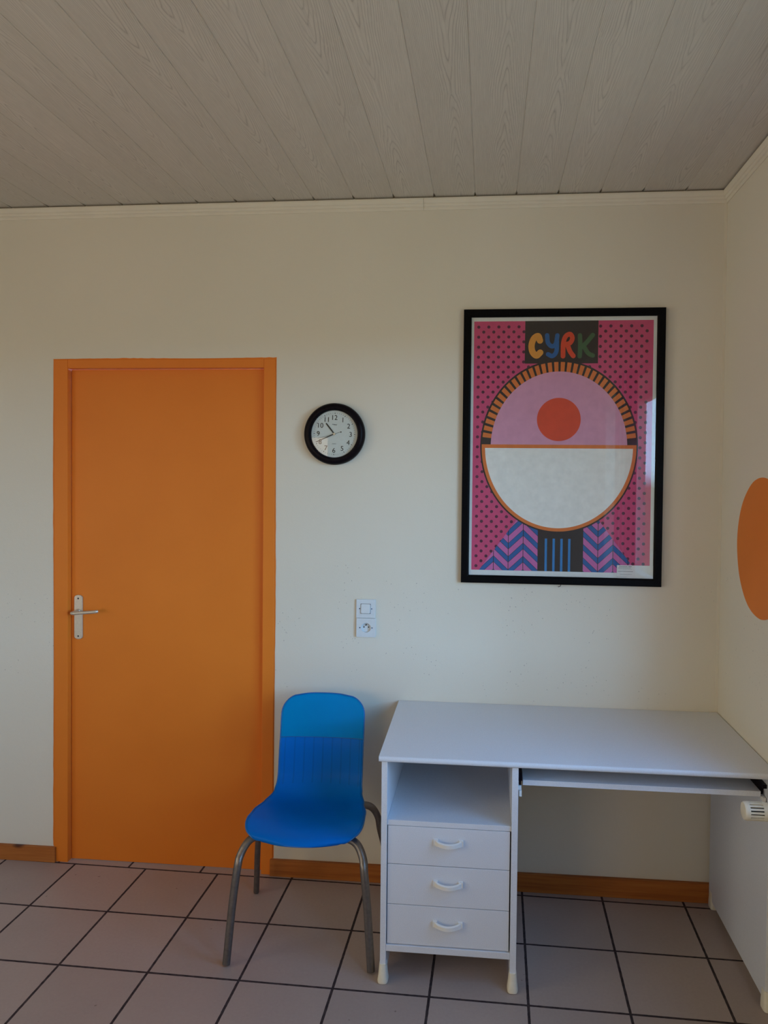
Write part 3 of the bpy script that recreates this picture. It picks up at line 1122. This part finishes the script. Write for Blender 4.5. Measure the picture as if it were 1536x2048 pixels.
# ------------------------------------------------------------------ poster
FX0, FX1, FZ0, FZ1 = 0.7275, 1.4975, 1.2225, 2.2925
pc = ((FX0 + FX1) / 2, (FZ0 + FZ1) / 2)
poster = empty('framed_poster', (pc[0], 0, pc[1]), label='tall pink polka-dot circus poster in a black frame on the wall above the desk', cat='poster')
W2, H2 = (FX1 - FX0) / 2, (FZ1 - FZ0) / 2
FB = 0.0305
bm = bmesh.new()
fp = [(0, 0), (0, -0.021), (0.002, -0.023), (0.024, -0.023), (FB, -0.0195), (FB, -0.0), ]
corners = [(-W2, -H2, 1, 1), (W2, -H2, -1, 1), (W2, H2, -1, -1), (-W2, H2, 1, -1)]
rings = []
for cx, cz, sx, sz in corners:
    rings.append([bm.verts.new((cx + sx * o_, y_, cz + sz * o_)) for o_, y_ in fp])
for i in range(4):
    a, b = rings[i], rings[(i + 1) % 4]
    for k in range(len(fp)):
        bm.faces.new((a[k], a[(k + 1) % len(fp)], b[(k + 1) % len(fp)], b[k]))
bmesh.ops.recalc_face_normals(bm, faces=bm.faces)
# slight shear measured on the photo: the frame hangs a hair out of true
obj('frame', bm, M_BLACK, poster)
obj('backing_paper', box(-W2 + FB, W2 - FB, -0.0120, -0.004, -H2 + FB, H2 - FB), M_PAPER, poster)

PW, PH = 0.686, 0.974            # printed area
PXC, PZT = (0.768 + 1.454) / 2 - pc[0], 2.247 - pc[1]


def pm(name, r, g, b):
    return simple(name, c4(r, g, b), 0.6, vary=0.05, scale=40)


INK = dict(
    pink=pm('print_pink', 0.65, 0.068, 0.195), dot=pm('print_dot', 0.10, 0.018, 0.055), dark=pm('print_charcoal', 0.032, 0.02, 0.02),
    mauve=pm('print_mauve', 0.70, 0.32, 0.47), cream=pm('print_cream', 0.88, 0.85, 0.82), red=pm('print_red', 0.75, 0.068, 0.02),
    orange=pm('print_orange', 0.75, 0.19, 0.035), amber=pm('print_amber', 0.78, 0.33, 0.05), blue=pm('print_blue', 0.02, 0.12, 0.38),
    green=pm('print_green', 0.06, 0.13, 0.055), rose=pm('print_rose', 0.60, 0.15, 0.42), sky=pm('print_sky', 0.03, 0.22, 0.55), white=M_PAPER, grey=M_GREYINK)
INKN = list(INK)
pb = bmesh.new()
LAYER = [0]


def P2(x, z):            # millimetres from the top-left of the printed area
    return (PXC - PW / 2 + x / 1000, -0.0121 - 0.00012 * LAYER[0], PZT - z / 1000)


def poly(pts, ink):
    f = pb.faces.new([pb.verts.new(P2(x, z)) for x, z in pts])
    f.material_index = INKN.index(ink)


def ell(cx, cz, rx, rz, ink, a0=0, a1=360, n=72):
    poly([(cx + rx * math.cos(R(a0 + (a1 - a0) * i / n)), cz - rz * math.sin(R(a0 + (a1 - a0) * i / n))) for i in range(n + (0 if a1 - a0 == 360 else 1))], ink)


def ringseg(cx, cz, rx0, rz0, rx1, rz1, a0, a1, ink, n=24):
    for i in range(n):
        t0, t1 = R(a0 + (a1 - a0) * i / n), R(a0 + (a1 - a0) * (i + 1) / n)
        poly([(cx + rx0 * math.cos(t0), cz - rz0 * math.sin(t0)), (cx + rx1 * math.cos(t0), cz - rz1 * math.sin(t0)), (cx + rx1 * math.cos(t1), cz - rz1 * math.sin(t1)), (cx + rx0 * math.cos(t1), cz - rz0 * math.sin(t1))], ink)


def stroke(pts, w, ink):
    pts = [Vector((a, b)) for a, b in pts]
    P = [v.xy for v in catmull([(p.x, p.y, 0) for p in pts], 8)] if len(pts) > 2 else pts
    for a, b in zip(P, P[1:]):
        d = (b - a).normalized() * w / 2
        s = Vector((-d.y, d.x))
        poly([tuple(a + s), tuple(b + s), tuple(b - s), tuple(a - s)], ink)
    for p in P:
        LAYER[0] += 0.02
        ell(p.x, p.y, w / 2, w / 2, ink, n=20)


def clip(pts, convex):
    out = pts
    n = len(convex)
    for i in range(n):
        a, b = Vector(convex[i]), Vector(convex[(i + 1) % n])
        inp, out = out, []
        if not inp: return []
        f = lambda p: (b.x - a.x) * (p[1] - a.y) - (b.y - a.y) * (p[0] - a.x)
        for k in range(len(inp)):
            p, q = inp[k], inp[(k + 1) % len(inp)]
            fp_, fq = f(p), f(q)
            if fp_ >= 0: out.append(p)
            if fp_ * fq < 0:
                t = fp_ / (fp_ - fq)
                out.append((p[0] + (q[0] - p[0]) * t, p[1] + (q[1] - p[1]) * t))
    return out


poly([(0, 0), (686, 0), (686, 974), (0, 974)], 'pink')
LAYER[0] = 1
sp = 39.0
for j in range(0, 52):
    for i in range(0, 19):
        x = 18 + i * sp + (sp / 2 if j % 2 else 0)
        z = 22 + j * sp / 2
        if x < 678 and z < 966:
            ell(x, z, 6.2, 6.2, 'dot', n=12)
# title panel
LAYER[0] = 2
poly([(198, 0), (478, 0), (478, 165), (198, 165)], 'dark')
# lower pattern of slanted bars
LAYER[0] = 3
trap = [(178, 770), (490, 770), (640, 974), (30, 974)]
poly(trap, 'dark')
LAYER[0] = 4
cols_ = [30 + i * 57.5 for i in range(11)]
for ci_, x0 in enumerate(cols_):
    x1 = x0 + 55
    if 255 < (x0 + x1) / 2 < 410: continue
    sl = 26 if ci_ % 2 else -26
    for r in range(-2, 8):
        z0 = 760 + r * 52
        for a, b, ink in ((0, 27, 'rose'), (29, 50, 'blue')):
            pts = [(x0, z0 + a - sl), (x1, z0 + a + sl), (x1, z0 + b + sl), (x0, z0 + b - sl)]
            pts = clip(pts, trap)
            if len(pts) > 2: poly(pts, ink)
for x in (285, 315, 345, 375):
    poly([(x, 846), (x + 9, 846), (x + 9, 974), (x, 974)], 'sky')
# two-tone disc: mauve upper half, cream lower half, ringed in orange
LAYER[0] = 5
CX, CZ = 332, 488
ell(CX, CZ, 303, 336, 'dark')
LAYER[0] = 6
for k in range(34):
    a = 8 + k * 164 / 33
    ringseg(CX, CZ, 262, 292, 296, 329, a - 1.6, a + 1.6, 'orange', 2)
LAYER[0] = 7
ell(CX, CZ, 297, 330, 'orange', 180, 360)
ell(CX, CZ, 262, 292, 'mauve', 0, 180)
LAYER[0] = 8
ell(CX, CZ, 284, 317, 'cream', 180, 360)
LAYER[0] = 9
poly([(CX - 297, CZ - 8), (CX + 297, CZ - 8), (CX + 297, CZ + 6), (CX - 297, CZ + 6)], 'orange')
LAYER[0] = 10
ell(CX, CZ - 106, 84, 84, 'red')
# lettering, drawn as fat rounded strokes
def LT(pts):
    out = []
    for X, Y in pts:
        px, py = 1040 + X / 9.035, 650 + Y / 9.035
        u = (px - 950 + (py - 642) * 0.018) / 358
        v = (py - (645 - 7 * u)) / (495 + 14 * u)
        out.append((u * 686, v * 974))
    return out
for strokes, w, ink in (
        ([[(385, 285), (352, 205), (275, 250), (232, 370), (250, 490), (320, 555), (388, 500)]], 24, 'amber'),
        ([[(515, 190), (530, 320), (600, 385), (670, 340), (700, 190)], [(690, 300), (680, 480), (610, 560), (530, 530)]], 17, 'blue'),
        ([[(800, 560), (808, 330), (850, 205), (930, 165), (970, 235), (930, 320), (850, 350)], [(880, 350), (925, 470), (985, 555)]], 18, 'red'),
        ([[(1105, 185), (1110, 380), (1100, 560)], [(1335, 175), (1225, 310), (1130, 400)], [(1170, 370), (1250, 500), (1335, 545)]], 17, 'green')):
    for s in strokes:
        LAYER[0] = 11
        stroke(LT(s), w, ink)
obj('printed_sheet', pb, [INK[k] for k in INKN], poster)
# caption slip in the lower right corner
pb = bmesh.new()
LAYER[0] = 18
poly([(562, 944), (702, 944), (702, 997), (562, 997)], 'white')
LAYER[0] = 19
for x0, x1, z, h in ((570, 603, 949, 1.8), (605, 618, 949, 2.2), (567, 615, 954, 1.2), (566, 619, 958.5, 0.8), (566, 623, 968, 1.5), (575, 620, 979, 0.8), (562, 600, 990, 0.6)):
    poly([(x0, z - h / 2), (x1, z - h / 2), (x1, z + h / 2), (x0, z + h / 2)], 'grey')
obj('caption_slip', pb, [INK[k] for k in INKN], poster)['label'] = 'small white slip with lines of small print'
obj('glass', box(-W2 + FB - 0.001, W2 - FB + 0.001, -0.0172, -0.0165, -H2 + FB - 0.001, H2 - FB + 0.001), M_GLASS, poster)
bm = bmesh.new()
tube(bm, [(0.005, -0.004, -H2 + 0.002), (0.005, -0.006, -H2 - 0.006), (0.001, -0.012, -H2 - 0.008), (-0.006, -0.010, -H2 - 0.010)], 0.0016, 8)
obj('hook', bm, M_STEEL, poster)

# ------------------------------------------------------------------ curtain by the right-hand window (seen reflected in the poster glass)
bm = bmesh.new()
n, prev = 90, None
for i in range(n + 1):
    t = i / n
    y = -1.78 + 0.40 * t
    x = XR - 0.085 + 0.035 * math.sin(t * 2 * PI * 6)
    cur = [bm.verts.new((x, y, z)) for z in (0.75, 1.45, 2.26)]
    if prev:
        bm.faces.new((prev[0], cur[0], cur[1], prev[1]))
        bm.faces.new((prev[1], cur[1], cur[2], prev[2]))
    prev = cur
cur_o = obj('curtain', bm, M_CLOTH, smooth=True)
tag(cur_o, 'pink and white striped curtain hanging beside the window, mirrored in the poster glass', 'curtain')
sm = cur_o.modifiers.new('thick', 'SOLIDIFY')
sm.thickness = 0.002
rod = obj('curtain_rod', tube(bmesh.new(), [(XR - 0.085, -3.4, 2.275), (XR - 0.085, -1.1, 2.275)], 0.011), M_WINFR, smooth=True)
tag(rod, 'white curtain rod above the right-hand window', 'curtain rod')
